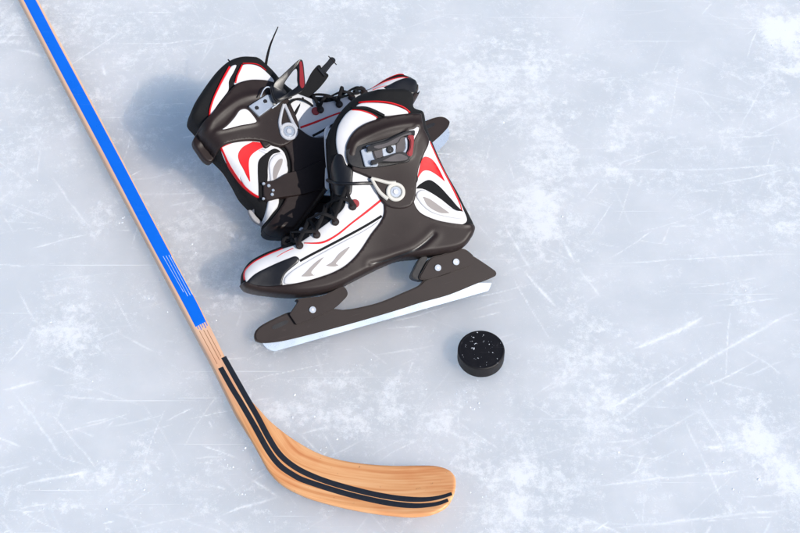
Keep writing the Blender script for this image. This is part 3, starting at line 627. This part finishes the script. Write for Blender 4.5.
def build_skate(rear):
    if rear: s = Skate(REAR, True, 'rear ice skate with its ankle buckle hanging open, lying partly under the other skate')
    else: s = Skate(FRONT, False, 'front ice skate with closed buckle and full white blade nearest the puck')
    own = rear
    # ---- body silhouette
    cuff_back = [(390, 92.3), (405, 93), (411.4, 100.4)]
    B = [(472.6, 229), (467.8, 241), (460.6, 249.4), (448.7, 254), (420, 258.2), (398.7, 260.5), (378.7, 268.5), (366, 275), (349, 283.6), (340.5, 287.8), (321.4, 294.2), (293.7, 297.2), (261.9, 294.8), (246, 291.3), (241, 287)]
    if not rear:
        segs = [([(240.3, 282)], .016, 0), ([(241.5, 272), (249, 262), (264, 253.5), (285, 245), (299, 236), (313, 224), (326, 211), (331, 198)], .034, 0),
                ([(330, 184), (326.8, 167), (326, 152), (326.5, 137), (333, 122), (343.4, 108.3), (356, 98)], .036, 0), ([(369, 93.6), (390, 92), (405, 93), (411.4, 100.4)], .010, 0),
                ([(412, 110), (421.6, 114), (425, 128), (429.6, 141), (438, 160), (446.3, 176.7), (455.9, 193.4), (463, 207.7), (468, 217)], .030, 0),
                (B, .011, 0)]
        s.set_body(segs)
    else:
        segs = [([(414.7, 92)], .018, 1), ([(411.4, 83), (402, 78), (394, 77.5), (381, 83.4), (368, 91.6), (355, 95), (343, 98), (328, 100), (312, 100), (300, 98)], .034, 1),
                ([(288, 92), (280, 85), (270, 73.6)], .03, 1), ([(258.7, 64), (247.5, 61.8), (236, 62.4), (225, 66.9), (213.7, 77), (202.5, 91.6), (191, 109.6), (188.2, 120)], .014, 1),
                ([(190, 125.5), (195.8, 133), (197.5, 140), (205, 150), (214, 160), (223.5, 170.4), (232.5, 185), (240, 198.4), (249.8, 209), (256, 217), (262, 223)], .030, 1),
                ([(262.5, 230), (268, 235.5), (278, 237.4), (292.5, 236.4)], .012, 1), (B[6:-1], .012, 0), ([(412.5, 99)], .013, 1)]
        s.set_body(segs)
    s.body('boot_body', M['fabric'])
    W_, R_, K_, G_ = M['white'], M['red'], M['fabric'], M['silver']
    # ---- white upper of the forefoot with its red and black prints
    it = []
    up = z5((75, 476), (69, 458), (71, 428), (112, 384), (180, 350), (250, 322), (300, 308), (340, 288), (420, 232), (490, 178), (536, 128), (548, 60), (556, 12)) + [(352, 171), (369, 174), (388, 185), (388, 212), (362, 254), (344, 270), (315, 284), (284, 288), (262, 290), (249, 287)]
    it.append(s.patch(s.poly(up, .034), .0006, W_, bev=.002))
    it.append(s.line(z5((66, 474), (64, 446), (74, 420), (112, 386), (182, 350), (246, 326)), (.0018, .0026, .0022), .0014, R_, .022))
    it.append(s.line(z5((156, 415), (205, 374), (250, 344), (298, 322)), (.0006, .0014, .0018), .0013, R_, .034))
    it.append(s.line(z5((345, 298), (430, 297), (500, 262), (570, 206), (640, 152), (712, 94)), (.0018, .0040, .0036, .0034, .0042, .0042), .0014, R_, .036))
    it.append(s.line(z5((326, 384), (380, 354), (450, 318), (530, 276), (600, 238), (660, 203), (716, 168)), .0046, .0014, K_, .038))
    it.append(s.patch(s.poly(z5((75, 481, 'c'), (120, 440), (200, 400), (270, 372), (305, 361), (324, 374), (316, 394), (262, 440), (246, 474), (247, 500, 'c'), (170, 505), (100, 497)), .034), .0024, M['plastic2'], bev=.003))
    it.append(s.patch(s.poly(z5((252, 484), (258, 458), (290, 428), (330, 402), (390, 366), (450, 333), (530, 290), (600, 254), (660, 218), (704, 188), (700, 204), (660, 256), (600, 342), (540, 401), (470, 438), (400, 467), (340, 483), (300, 491), (264, 491)), .040), .0026, W_, bev=.0025))
    for sw in (z5((330, 456, 'c'), (352, 436), (400, 388), (452, 354, 'c'), (420, 392), (388, 428), (384, 440), (408, 449, 'c'), (370, 456)), z5((445, 405, 'c'), (480, 384), (516, 342), (572, 306, 'c'), (548, 340), (506, 386), (500, 396), (524, 399, 'c'), (488, 410))):
        it.append(s.patch(s.poly(sw, .042), .0033, M['taupe'], bev=.0008, depth=.002))
    # heel quarter
    if not rear:
        it.append(s.patch(s.poly([(416, 165), (422, 150), (429.5, 141), (437.5, 158), (447.5, 177), (456.5, 194), (463, 208.5), (466, 222), (450, 226), (420, 216), (410, 200), (412, 180)], .032), .0007, W_))
        it.append(s.line([(429.5, 142), (437.6, 159), (447, 177), (455, 193), (460, 205), (461.5, 212)], (.0026, .0030, .0036, .0036, .0028), .0016, R_, .030))
        it.append(s.patch(s.poly(z4((400, 96, 'c'), (412, 52), (424, 2), (440, -14), (470, -4), (498, 30), (531, 96, 'c'), (494, 66), (458, 46), (430, 50)), .036), .0015, R_, bev=.001))
        it.append(s.patch(s.poly(z4((400, 122, 'c'), (418, 102), (458, 83), (498, 106), (545, 156), (580, 196), (606, 216, 'c'), (566, 210), (506, 164), (462, 136), (430, 122)), .036), .0022, M['fabric'], bev=.0015))
        it.append(s.patch(s.poly(z4((400, 152), (408, 134), (430, 126), (462, 140), (520, 188), (574, 214), (612, 240), (600, 249), (540, 243), (470, 224), (430, 196), (406, 166)), .034), .0034, W_, bev=.003))
        it.append(s.patch(s.poly(z4((426, 152, 'c'), (460, 164), (506, 196), (548, 226, 'c'), (500, 224), (450, 196)), .036), .0038, M['taupe'], bev=.001, depth=.002))
    else:
        it.append(s.patch(s.poly(r3((96, 70), (200, 20), (300, 5), (400, 5), (520, 30), (600, 70), (660, 130), (680, 260), (600, 400)) + r4((290, 190), (250, 250), (196, 308), (200, 230), (212, 160), (150, 130), (90, 88), (40, 40), (0, -30)) + r3((300, 405), (190, 245)), .034, True), .0007, W_))
        it.append(s.line(r3((94, 74), (190, 240), (300, 402), (380, 478), (462, 524)), .0032, .0016, R_, .032, True, both=False))
        it.append(s.line(r3((96, 70), (200, 30), (300, 14), (390, 12)), .0018, .0016, R_, .036, True))
        it.append(s.patch(s.poly(r3((380, 14, 'c'), (450, 22), (530, 44, 'c'), (440, 82), (384, 120), (356, 160), (350, 230), (365, 382, 'c'), (330, 320), (296, 250), (262, 190), (250, 125), (290, 62)), .038, True), .0016, R_, bev=.001))
        it.append(s.patch(s.poly(r3((425, 90, 'c'), (470, 72, 'c'), (530, 108, 'c'), (490, 124, 'c')), .038, True), .0015, G_, bev=.0008))
        it.append(s.patch(s.poly(r3((570, 78), (626, 108), (560, 128), (526, 180), (516, 260), (516, 330), (506, 420), (496, 530), (440, 530), (430, 400), (425, 260), (434, 180), (490, 124)), .037, True), .0024, M['fabric'], bev=.0015))
        it.append(s.patch(s.poly(r3((604, 126), (640, 136), (668, 190), (690, 280), (650, 340), (640, 430)) + r4((296, 140), (290, 190), (250, 250), (198, 306), (202, 230), (212, 150)) + r3((530, 420), (528, 340), (518, 220), (556, 150)), .034, True), .0034, W_, bev=.003))
        it.append(s.patch(s.poly(r3((604, 180), (644, 170), (640, 220), (600, 320), (580, 380), (556, 340), (560, 250)), .037, True), .0039, M['taupe'], bev=.001, depth=.002))
        it.append(s.patch(s.poly(r4((78, 208), (104, 210), (140, 258), (188, 306), (184, 326), (120, 288), (84, 234)), .02, True), .0016, M['grey'], bev=.0015))
    if rear:
        it.append(s.patch(s.poly(Zc(355, 65, 7.62, [(190, 216), (240, 184), (300, 152), (380, 128), (436, 146), (452, 190), (436, 250), (380, 262), (280, 250)]), .012, True), .0030, M['plastic2'], bev=.003))
        it.append(s.line(Zc(355, 65, 7.62, [(100, 212), (160, 166), (230, 122), (300, 98), (350, 102)]), .0024, .0016, R_, .006, True))
    it.append(s.line(z5((562, 60), (552, 110), (512, 172), (440, 224), (372, 262)), .0009, .0012, M['grey'], .034))
    it.append(s.line(z5((700, 110), (640, 172), (510, 276), (430, 314), (372, 326)), .0008, .0012, M['grey'], .036))
    s.join('boot_upper', it)
    # ---- collar: white panels between the dark padding and the plastic cuff
    it = []
    if not rear:
        it.append(s.patch(s.poly(z3((28, 316), (26, 370), (30, 440), (36, 500), (46, 600), (30, 590), (31, 500)) + [(327.6, 168), (326.8, 152), (327, 138)] + z3((52, 300)), .015), .001, W_))
        it.append(s.patch(s.poly(z3((126, 500), (108, 498), (84, 440), (76, 370), (92, 298), (142, 238), (200, 246), (262, 274), (240, 300), (170, 356), (140, 420)), .036), .0012, W_, bev=.002))
        it.append(s.patch(s.poly(z3((170, 222), (192, 206), (270, 206), (340, 216), (402, 240), (412, 256), (300, 268), (262, 246), (220, 232)), .036), .0012, W_, bev=.002))
        it.append(s.line(z3((180, 202), (260, 200), (330, 208), (390, 228), (420, 252)), .0026, .0022, R_, .034))
        it.append(s.line(z3((148, 236), (200, 243), (240, 258), (268, 276)), .0024, .0022, R_, .037))
        it.append(s.line(z3((150, 228), (210, 228), (256, 244), (302, 268)), .0052, .0020, K_, .037))
        it.append(s.patch(s.poly(z3((70, 452), (100, 452), (122, 500), (150, 520), (150, 560), (140, 640), (80, 640), (60, 590), (54, 500)), .030), .0042, M['plastic2'], bev=.003))
    else:
        it.append(s.patch(s.poly(r1((548, 146), (620, 136), (700, 156), (770, 210), (830, 290), (700, 310), (480, 320), (486, 280), (520, 200)), .036, True), .0012, W_, bev=.002))
        it.append(s.patch(s.poly(r1((450, 160), (494, 150), (470, 210), (428, 290), (420, 380), (330, 500), (260, 620), (255, 560), (280, 470), (340, 350), (400, 240)), .034, True), .0012, W_, bev=.002))
        it.append(s.line(r1((436, 160), (380, 260), (330, 360), (290, 450), (262, 540), (256, 600)), .0034, .0022, R_, .034, True))
        it.append(s.line(r1((550, 140), (522, 200), (500, 250), (486, 310)), .0034, .0022, R_, .036, True))
        it.append(s.line(r1((552, 132), (640, 132), (700, 146), (760, 190)), .0010, .0018, R_, .034, True))
    s.join('boot_collar', it)
    # ---- plastic sole shell, wrapping the ankle
    sh = [(240.8, 283.5)] + z5((75, 478), (110, 491), (170, 499), (247, 495), (300, 488), (345, 479), (404, 463), (474, 440), (544, 402), (604, 342), (662, 256), (702, 204)) + [(383.5, 214), (383, 200), (381, 180), (392, 168), (410, 168), (418, 178), (413.4, 190), (413.6, 201.7), (420, 212.5), (434.4, 219.5), (448.7, 222.8), (463, 224.5), (471, 223.5)]
    if rear:
        shp = [(x, y) for x, y in [WARP(FRONT.loc(p[0], p[1], .036)[:2])[0] for p in sh[:-7]]]
        tail = [s.pt(p, .034, True) for p in [(276, 143), (283, 147), (288, 154), (291, 166), (290, 180), (286, 196), (279, 210), (268, 224)]]
        bt = [s.pt(p, 0, True) for p in [(262.5, 230), (268, 235.5), (278, 237.4), (292.5, 236.4)]]
        P = cr(shp + tail + bt + [tuple(x) for x in WARP(np.array([FRONT.loc(p[0], p[1], 0)[:2] for p in B[6:]]))], True, .003)
    else:
        P = cr([s.pt(p, .036) for p in sh] + [s.pt(p, 0.) for p in B], True, .003)
    if not rear:
        gv = s.poly(z4((212, 437), (330, 394), (392, 366), (436, 332), (470, 304), (486, 302), (482, 318), (450, 352), (400, 386), (330, 408)), .04)
        gl = s.poly(z4((212, 438), (280, 420), (345, 398), (400, 376), (445, 344), (478, 312)), .04, closed=False)
        rim = s.poly(z4((396, 158), (420, 206), (470, 240), (540, 262), (630, 272)), .036, closed=False)
        fold = s.poly([(378, 225), (390, 232), (410, 236), (440, 240), (466, 238)], .036, closed=False)
    else:
        wv = lambda pts: cr([tuple(WARP(FRONT.loc(p[0], p[1], .038)[:2])[0]) for p in pts], False, .003)
        gl = wv(z4((212, 438), (280, 420), (345, 398), (400, 376), (445, 344), (478, 312))); rim = wv(z4((396, 158), (420, 206), (470, 240), (540, 262), (630, 272)))
    def relief(pts, d):
        g, gi = segdist(pts, gl, False); e = -.0017 * np.exp(-(g / .0030)**2) + .0005 * np.exp(-((g - .008) / .006)**2)
        k, _ = segdist(pts, rim, False); e += .0018 * np.exp(-(k / .0035)**2)
        return e
    shell = s.patch(P, .0042, M['plastic'], bev=.0017, h=.0028, name='sole_shell', close=True, extra=relief)
    s.patch(ribbon_poly(gl, np.interp(np.linspace(0, 1, len(gl)), (0, .15, .8, 1), (.0006, .0022, .0036, .0016))), .0048, M['plastic2'], bev=.0006, name='shell_groove', parent=shell, both=False, h=.002, depth=.002, extra=relief, floor=.97)
    # ---- plastic ankle cuff
    if not rear:
        cf = z3((148, 506), (124, 440), (126, 396), (160, 338), (220, 298), (320, 269), (400, 256), (478, 252, 'c'), (488, 320), (515, 380), (492, 440), (468, 500)) + z4((410, 62), (404, 116), (398, 168), (370, 200), (318, 206), (272, 190), (240, 140), (224, 90), (196, 72), (130, 44))
        P = s.poly(cf, .04); arc = s.poly(z3((150, 440), (170, 390), (230, 356), (330, 320), (440, 300), (480, 300)), .045, closed=False)
        win = s.poly(z7((560, 110), (620, 92), (662, 62), (690, 78), (676, 140), (632, 226), (600, 380), (480, 400), (440, 300)), .046)
    else:
        cf = r1((280, 570), (330, 512), (400, 420), (432, 380), (500, 312), (600, 277), (700, 272), (790, 284), (880, 320)) + [(286, 96), (291, 106), (297, 120), (299, 132), (292, 142), (282, 147), (273.5, 146), (265, 142.6), (250, 141), (233, 143), (221, 147.5), (214.5, 156), (207, 153), (197, 139, 'c'), (196, 133.5), (203, 122)]
        P = s.poly(cf, .04, True); arc = s.poly([(203, 136), (211, 123), (226, 109), (242, 99), (260, 95), (276, 99)], .045, True, closed=False)
        win = s.poly(r2((312, 286, 'c'), (400, 236), (470, 165), (520, 96), (566, 78), (604, 88), (644, 126), (688, 192), (640, 216), (540, 234), (430, 262)), .047, True)
    def rel2(pts, d):
        g, _ = segdist(pts, arc, False); e = .0026 * np.exp(-(g / .006)**2)
        k, _ = segdist(pts, win); e += .0016 * np.exp(-(k / .0028)**2); return e
    cuff = s.patch(P, .0068, M['plastic'], bev=.0017, h=.0028, name='ankle_cuff', depth=.006, extra=rel2)
    s.patch(win, .0090 if not rear else .0088, W_, bev=.0025, name='cuff_window', parent=cuff, both=False)
    Wt = float(s.S(np.array([P.mean(0)]))[0])
    # ---- blade assembly
    hb = slab(s.poly(z6((306, 284), (352, 276), (430, 266), (524, 224), (546, 246), (545, 268), (520, 296), (490, 322), (400, 366), (308, 402, 'c'), (276, 354, 'c'), (318, 290)), .0), -.016, .016, .002)
    b1 = finish(hb, 'toe_mount', M['plastic'], s.root)
    hb2 = slab(s.poly(Zc(400, 230, 7.96, [(150, 404), (138, 380), (160, 340), (226, 236), (320, 205), (480, 160), (552, 200), (572, 236), (560, 284), (400, 340), (230, 396)]), .0), -.018, .018, .002)
    b2 = finish(hb2, 'heel_mount', M['plastic'], s.root)
    hb3 = slab(s.poly(Zc(400, 230, 7.96, [(150, 232), (210, 228), (170, 300), (140, 380), (150, 405), (100, 392), (82, 366), (100, 320)]), .0), -.013, .013, .002)
    finish(hb3, 'mount_brace', M['plastic2'], b2)
    rail = z6((118, 472), (114, 444), (128, 418), (160, 395), (230, 360), (276, 342), (400, 330), (486, 326), (530, 330), (600, 320), (700, 295), (800, 254)) + z4((410, 528), (440, 502), (540, 470)) + Zc(400, 230, 7.96, [(560, 214), (600, 228), (740, 322), (758, 345), (748, 372), (600, 432), (380, 520)]) + [(420, 303), (400, 309.5)] + z6((600, 386), (400, 440), (250, 476), (165, 486), (130, 480))
    rb = slab(s.poly(rail, 0.), -.0095, .0095, .0022)
    rl = finish(rb, 'blade_holder', M['plastic'], s.root)
    slot = slab(s.poly(z6((194, 414), (206, 402), (262, 380), (272, 384), (266, 396), (214, 420), (198, 420)), 0.), .0090, .0101, 0)
    finish(slot, 'holder_slot', M['plastic2'], rl)
    bl = z6((152, 480, 'c'), (156, 492), (180, 514), (230, 526), (300, 518), (450, 480), (600, 440), (800, 385)) + [(420, 316), (450, 307), (474, 300), (487, 292), (491.5, 283, 'c'), (470, 284), (420, 300), (380, 308)] + z6((600, 375), (400, 430), (250, 466))
    bb = slab(s.poly(bl, 0.), -.0024, .0024, .0003)
    finish(bb, 'blade', M['steel'], s.root, ang=30)
    for px, py, par, wz in ((312.6, 309.6, b1, .016), (437.7, 267.9, b2, .018), (455.9, 262, b2, .018)):
        c = s.pt((px, py), .017)
        sc = finish(merge(cyl(c, .0056, wz - .002, wz + .0022, 28), ), 'screw', M['chrome'], par)
        finish(cyl(c, .0026, wz + .0018, wz + .0025, 6, .0002), 'socket', M['silver'], sc)
    # ---- ankle pivot ring
    top = lambda u, v, k=0.: float(s.S(np.array([[u, v]]))[0]) + k
    c = s.pt((289, 131), .048, True) if rear else s.pt((395.8, 191.7), .048)
    tw = top(*c) + .0068
    rgp = finish(cyl(c, .0158, tw - .004, tw + .004, 48, .0014, hole=.0098), 'pivot_ring', M['cream' if not rear else 'silver'], s.root)
    finish(cyl(c, .0096, tw - .004, tw + .0026, 40, .0012), 'pivot_disc', M['chrome'], rgp)
    finish(cyl(c, .0048, tw + .002, tw + .0042, 6, .0005), 'bolt_head', M['silver'], rgp)
    if not rear:
        A1 = [(371.5, 178), (376, 186), (381, 193), (388, 199)]; A2 = [(371.5, 178), (380, 180.2), (389, 182.5), (396, 182.6)]; cable = [(330, 176), (338, 182.5), (352, 183.5), (366, 183), (374, 183)]
    else:
        A1 = [(284, 104), (281.5, 113), (280, 123), (282, 131)]; A2 = [(285, 104), (289, 113), (293, 122), (297, 129)]; cable = [(272, 100), (280, 104), (286, 112), (289, 124)]
    arms = []
    for a in (A1, A2):
        pth = [s.pt(p, .048, own) for p in a]; arms.append(tube([(x, y, tw + .001) for x, y in pth], (.0026, .0030, .0034), 8))
    finish(merge(*arms), 'pivot_yoke', M['cream' if not rear else 'silver'], rgp)
    pth = [s.pt(p, .045, own) for p in cable]
    finish(tube([(x, y, top(x, y, .004)) for x, y in pth], .0030), 'strap_cord', M['plastic2'], s.root)
    # ---- lace hooks and laces
    ey = [(352, 207.8), (334.5, 223.2), (316, 235.9), (299, 246.4)] if not rear else [(319, 112), (337.5, 107), (350.3, 99.8), (363.3, 94.6)]
    rd = [(344, 190), (326, 205), (309, 219), (292, 232)] if not rear else [(310, 99), (328, 97.5), (343, 94), (356, 89)]
    E_, D_ = [], []
    for i, (p, r_) in enumerate(zip(ey, rd)):
        u = s.pt(p, .032, own); t = top(*u, .001); rp = s.pt(r_, .012, own)
        d = np.array(rp) - np.array(u); d /= np.linalg.norm(d) + 1e-9; nrm = np.array([-d[1], d[0]])
        hk = merge(cyl(u, .0062, t - .003, t + .0045, 20, .0014), tube([(u[0], u[1], t + .003), (u[0] + d[0] * .007, u[1] + d[1] * .007, t + .002), (u[0] + d[0] * .013, u[1] + d[1] * .013, t - .004)], (.0050, .0046, .0040), 10, .7))
        h_ = finish(hk, 'lace_hook', M['plastic'], s.root)
        finish(cyl((u[0] - d[0] * .001, u[1] - d[1] * .001), .0026, t + .0040, t + .0049, 16, .0003), 'hook_rivet', M['plastic2'], h_)
        E_.append((u[0] + d[0] * .006, u[1] + d[1] * .006, t + .005)); D_.append((rp[0], rp[1], max(top(*rp, .004), .006)))
    if rear:  # reddish washers
        pass
    u = s.pt((354.3, 204.5) if not rear else (314.5, 113), .032, own); t = top(*u, .001)
    finish(cyl(u, .0072, t - .002, t + .002, 20, .001), 'lace_washer', M['darkred'], s.root)
    L = []
    for i in range(4):
        a, b = E_[i], D_[i]
        jr = np.random.default_rng(5 + i + 10 * rear); m_ = tuple((np.array(a) + np.array(b)) / 2 + np.array([0, 0, .006]) + jr.normal(0, .0035, 3))
        L.append(tube([a, m_, b, (b[0] + .001, b[1], -.004)], .0030, 8, .5))
        if i < 3:
            n_ = D_[i + 1]; L.append(tube([a, ((a[0] + n_[0]) / 2 + jr.normal(0, .005), (a[1] + n_[1]) / 2 + jr.normal(0, .005), max(a[2], n_[2]) + .004), n_, (n_[0], n_[1], 0)], .0030, 8, .5))
            e_ = E_[i + 1]; L.append(tube([e_, ((e_[0] + b[0]) / 2, (e_[1] + b[1]) / 2, max(e_[2], b[2]) + .003), b, (b[0], b[1], 0)], .0030, 8, .5))
    def T3(pts, ws, o=own): return [tuple(s.f.loc(p[0], p[1], w_)) for p, w_ in zip(pts, ws)]
    if rear:
        L.append(tube(T3([(290, 98), (300, 99), (308, 102), (314, 108), (318, 113)], (.03, .035, .034, .034, .033)), .0024, 8))
        L.append(tube(T3([(278, 27), (274, 36), (270, 46), (267, 58), (265, 70), (262, 84)], (.03, .034, .036, .035, .025, .01)), (.0009, .0014, .0022, .0024, .0024), 8, .8))
        L.append(tube(T3([(228, 59.5), (230.5, 62.5), (234, 67)], (.01, .01, .0)), (.0012, .0016), 8))
        L.append(tube(T3([(303, 98), (298, 108), (292, 120), (288, 132)], (.036, .038, .04, .04)), .0026, 8))
        L.append(tube(T3([(286, 108), (292, 101), (300, 99), (309, 103), (316, 110)], (.045, .048, .046, .042, .036)), .0024, 8, .6))
        L.append(tube(T3([(268, 92), (277, 97), (284, 99), (291, 97)], (.05, .054, .05, .04)), .0026, 8, .6))
        # loop standing between the second and third hooks
        L.append(tube(T3([(318, 112), (323, 107), (321, 99), (327, 101), (332, 106)], (.035, .037, .038, .037, .034)), .0026, 8))
    else:
        L.append(tube(T3([(352, 204), (350, 197), (344, 192), (336, 190), (333, 198)], (.034, .034, .030, .024, .018)), .0028, 8))
        L.append(tube(T3([(330, 219), (326, 212), (330, 204), (338, 198)], (.030, .026, .022, .024)), .0028, 8))
        L.append(tube(T3([(299, 244), (293, 240), (286, 238), (283, 243), (290, 246)], (.024, .022, .018, .018, .020)), .0030, 8))
    finish(merge(*L), 'lace', M['lace'], s.root)
    if not rear:   # tongue padding standing behind the lace hooks
        P = s.poly([(283, 244), (296, 236), (312, 224), (326, 211), (334, 196), (333, 180), (345, 182), (348, 196), (342, 208), (328, 221), (312, 232), (296, 242)], .02)
        pts, tris, d = triang(P, .004); tp = s.S(pts) * .8 + .002
        finish(sheet_mesh(pts, tris, tp, -tp), 'tongue', M['fabric'], s.root)
    # ---- buckle
    if not rear:
        w0 = .052
        pl = lambda pts, w_=w0 + .004: s.poly(pts, w_)
        bk = finish(slab(pl(z7((66, 318, 'c'), (180, 280), (205, 300), (250, 470), (232, 492), (112, 492, 'c'))), w0 - .006, w0 + .001, .0008), 'buckle', M['chrome'], s.root)
        finish(slab(pl(z7((190, 300), (300, 285), (420, 262), (560, 200), (580, 300), (560, 360), (420, 376), (300, 390), (220, 420))), w0 - .002, w0 + .004, .001), 'lever_base', M['lgrey'], bk)
        finish(slab(pl(z7((288, 304, 'c'), (432, 268, 'c'), (440, 364, 'c'), (300, 390, 'c'))), w0 + .002, w0 + .0048, .0006), 'lever_plate', M['chrome'], bk)
        finish(slab(pl(z7((200, 316), (286, 304), (290, 392), (222, 408))), w0, w0 + .005, .001), 'lever_block', M['lgrey'], bk)
        finish(slab(pl(z7((120, 290, 'c'), (200, 262), (340, 226), (470, 160), (560, 120, 'c'), (636, 116, 'c'), (632, 176, 'c'), (556, 170), (490, 196), (456, 250), (340, 296), (250, 324), (130, 344, 'c'))), w0, w0 + .010, .0012), 'lever_arm', M['plastic2'], bk)
        finish(slab(pl(z7((200, 282), (340, 244), (470, 178), (590, 132), (600, 158), (540, 166), (484, 190), (448, 240), (340, 280), (250, 306)), w0 + .01), w0 + .0098, w0 + .0106, .0003), 'arm_trim', M['lgrey'], bk)
        finish(slab(pl(z7((160, 440, 'c'), (260, 414), (400, 366), (500, 346), (580, 384), (576, 424, 'c'), (520, 446), (380, 454), (270, 456), (176, 484, 'c'))), w0, w0 + .010, .0012), 'lever_arm', M['plastic2'], bk)
        finish(slab(pl(z7((292, 436, 'c'), (380, 392), (476, 360), (560, 396), (556, 420), (500, 434), (400, 442)), w0 + .01), w0 + .0098, w0 + .0106, .0003), 'arm_trim', M['lgrey'], bk)
        finish(slab(pl(z7((556, 186), (574, 172), (618, 176), (622, 220), (604, 380), (572, 394), (546, 366), (572, 320), (580, 240))), w0 + .002, w0 + .012, .0015), 'lever_tip', M['darkred'], bk)
        finish(slab(pl(z7((524, 200), (552, 184), (556, 300), (532, 360), (508, 352), (536, 300))), w0 + .001, w0 + .006, .001), 'tip_trim', M['chrome'], bk)
        finish(slab(pl(z7((455, 214), (545, 184), (534, 300), (508, 350), (430, 352), (440, 290))), w0 + .003, w0 + .0052, .0008), 'lever_pad', M['lgrey'], bk)
        cc = s.pt(z7((370, 320))[0], w0 + .004); finish(cyl(cc, .0060, w0 + .003, w0 + .0078, 24, .001), 'buckle_rivet', M['plastic2'], bk)
        cc = s.pt(z7((374, 326))[0], w0 + .008); finish(cyl(cc, .0013, w0 + .0074, w0 + .0084, 16, .0003), 'rivet_pin', M['lgrey'], bk)
        for q in ((165, 282), (205, 488)):
            a = s.pt(z7((q[0] - 40, q[1] + 4))[0], w0); b = s.pt(z7((q[0] + 30, q[1] - 8))[0], w0); finish(tube([(*a, w0 + .0), (*b, w0 + .003)], .0015), 'hinge_pin', M['chrome'], bk)
        # strap the buckle closes over, blackened to paint in shade around the lever
        P = s.poly(z7((-90, 320), (0, 280), (120, 240), (330, 190), (480, 130), (620, 100), (640, 120), (600, 420), (470, 470), (240, 510), (60, 520), (-60, 470)), .048)
        s.patch(P, .0082, M['plastic2'], name='buckle_strap', bev=.002, both=False)
    else:
        w0 = .054
        pl = lambda pts, w_=w0: s.poly(pts, w_, True)
        bk = finish(slab(pl(zb((58, 375, 'c'), (150, 318), (196, 300), (224, 372, 'c'), (128, 442, 'c'))), w0 - .010, w0 + .001, .0008), 'buckle', M['chrome'], s.root)
        for q in ((168, 342), (112, 386)):
            cc = s.pt(zb(q)[0], w0 + .001, True); finish(cyl(cc, .0036, w0 + .0002, w0 + .0018, 20, .0003), 'plate_hole', M['plastic2'], bk)
        wl = [s.pt(p, w0 + .006, True) for p in zb((136, 312), (160, 262), (192, 246), (250, 290), (270, 338), (214, 388))]
        finish(tube([(x, y, w0 + .005) for x, y in wl], .0013), 'wire_loop', M['chrome'], bk)
        finish(slab(pl(zb((200, 248), (250, 232), (306, 280), (300, 320), (244, 356), (214, 320)), w0 + .008), w0 - .004, w0 + .012, .002), 'hinge_block', M['plastic2'], bk)
        finish(slab(pl(zb((226, 330), (252, 318), (262, 350), (230, 380)), w0 + .003), w0, w0 + .004, .001), 'hinge_tab', M['cream'], bk)
        pw = np.array(s.pt(zb((260, 290))[0], w0 + .01, True))
        rise = lambda k: (lambda x, y: w0 + k + .35 * min(.06, math.hypot(x - pw[0], y - pw[1])))
        w1 = w0 + .02
        O = pl(zb((232, 214), (300, 150), (385, 80), (404, 80), (412, 100), (432, 244), (424, 262), (390, 286), (300, 318), (250, 320), (228, 270)), w1)
        I = pl(zb((300, 218), (318, 186), (372, 128), (382, 200), (384, 238), (310, 282), (290, 262)), w1)
        finish(frame_slab(O, I, rise(.004), rise(.010)), 'buckle_lever', M['plastic2'], bk)
        finish(slab(pl(zb((386, 96), (402, 96), (424, 240), (412, 262), (396, 240), (390, 160)), w1), rise(.0095), rise(.0112), .0005), 'lever_trim', M['darkred'], bk)
        # open strap, reaching over the ice
        f3 = lambda pts, w_: [tuple(s.f.loc(p[0], p[1], w_)[:2]) for p in pts]
        sw = .030
        finish(slab(cr(f3(zb((340, 330), (400, 280), (436, 230), (470, 160), (512, 108), (532, 106), (548, 140), (586, 168), (580, 190), (520, 262), (450, 318), (400, 326), (360, 322)), sw), True, .004), sw - .003, sw + .003, .0015), 'buckle_strap', M['fabric'], s.root)
        st = finish(slab(cr(f3(zb((528, 140), (580, 80), (602, 52), (626, 58), (634, 78), (610, 104), (562, 160)), sw), True, .004), sw - .002, sw + .004, .0015), 'strap_tip', M['plastic2'], s.root)
        a = f3(zb((586, 46), (640, 104)), sw)
        finish(tube([(*a[0], sw + .003), (*f3(zb((612, 74)), sw)[0], sw + .004), (*a[1], sw + .003)], .0009), 'tip_pin', M['plastic'], st)
        a = f3(zb((516, 128), (560, 180)), sw); finish(tube([(*a[0], sw + .004), (*a[1], sw + .004)], .0022), 'strap_hinge', M['plastic2'], st)
        # instep strap with studs across the heel
        P = s.poly(rc((398, 282 + 470), ), .04, True) if False else s.poly(Zc(180, 120, 4.706, [(396, 290), (424, 282), (450, 276), (500, 248), (560, 232), (690, 188), (700, 300), (620, 340), (560, 354), (470, 366), (402, 372)]), .046, True)
        ks = s.patch(P, .0085, M['plastic'], bev=.002, name='heel_strap', both=False, depth=.012)
        for q, r_ in (((400, 290), .0026), ((424, 300), .0030), ((444, 322), .0026), ((440, 342), .0030), ((400, 360), .0024)):
            cc = s.pt(Zc(180, 120, 4.706, [q])[0], .055, True); tt = top(*cc, .0085); finish(cyl(cc, r_, tt - .002, tt + .0022, 14, .0008), 'stud', M['chrome'], ks)
    return s
build_skate(False)
build_skate(True)
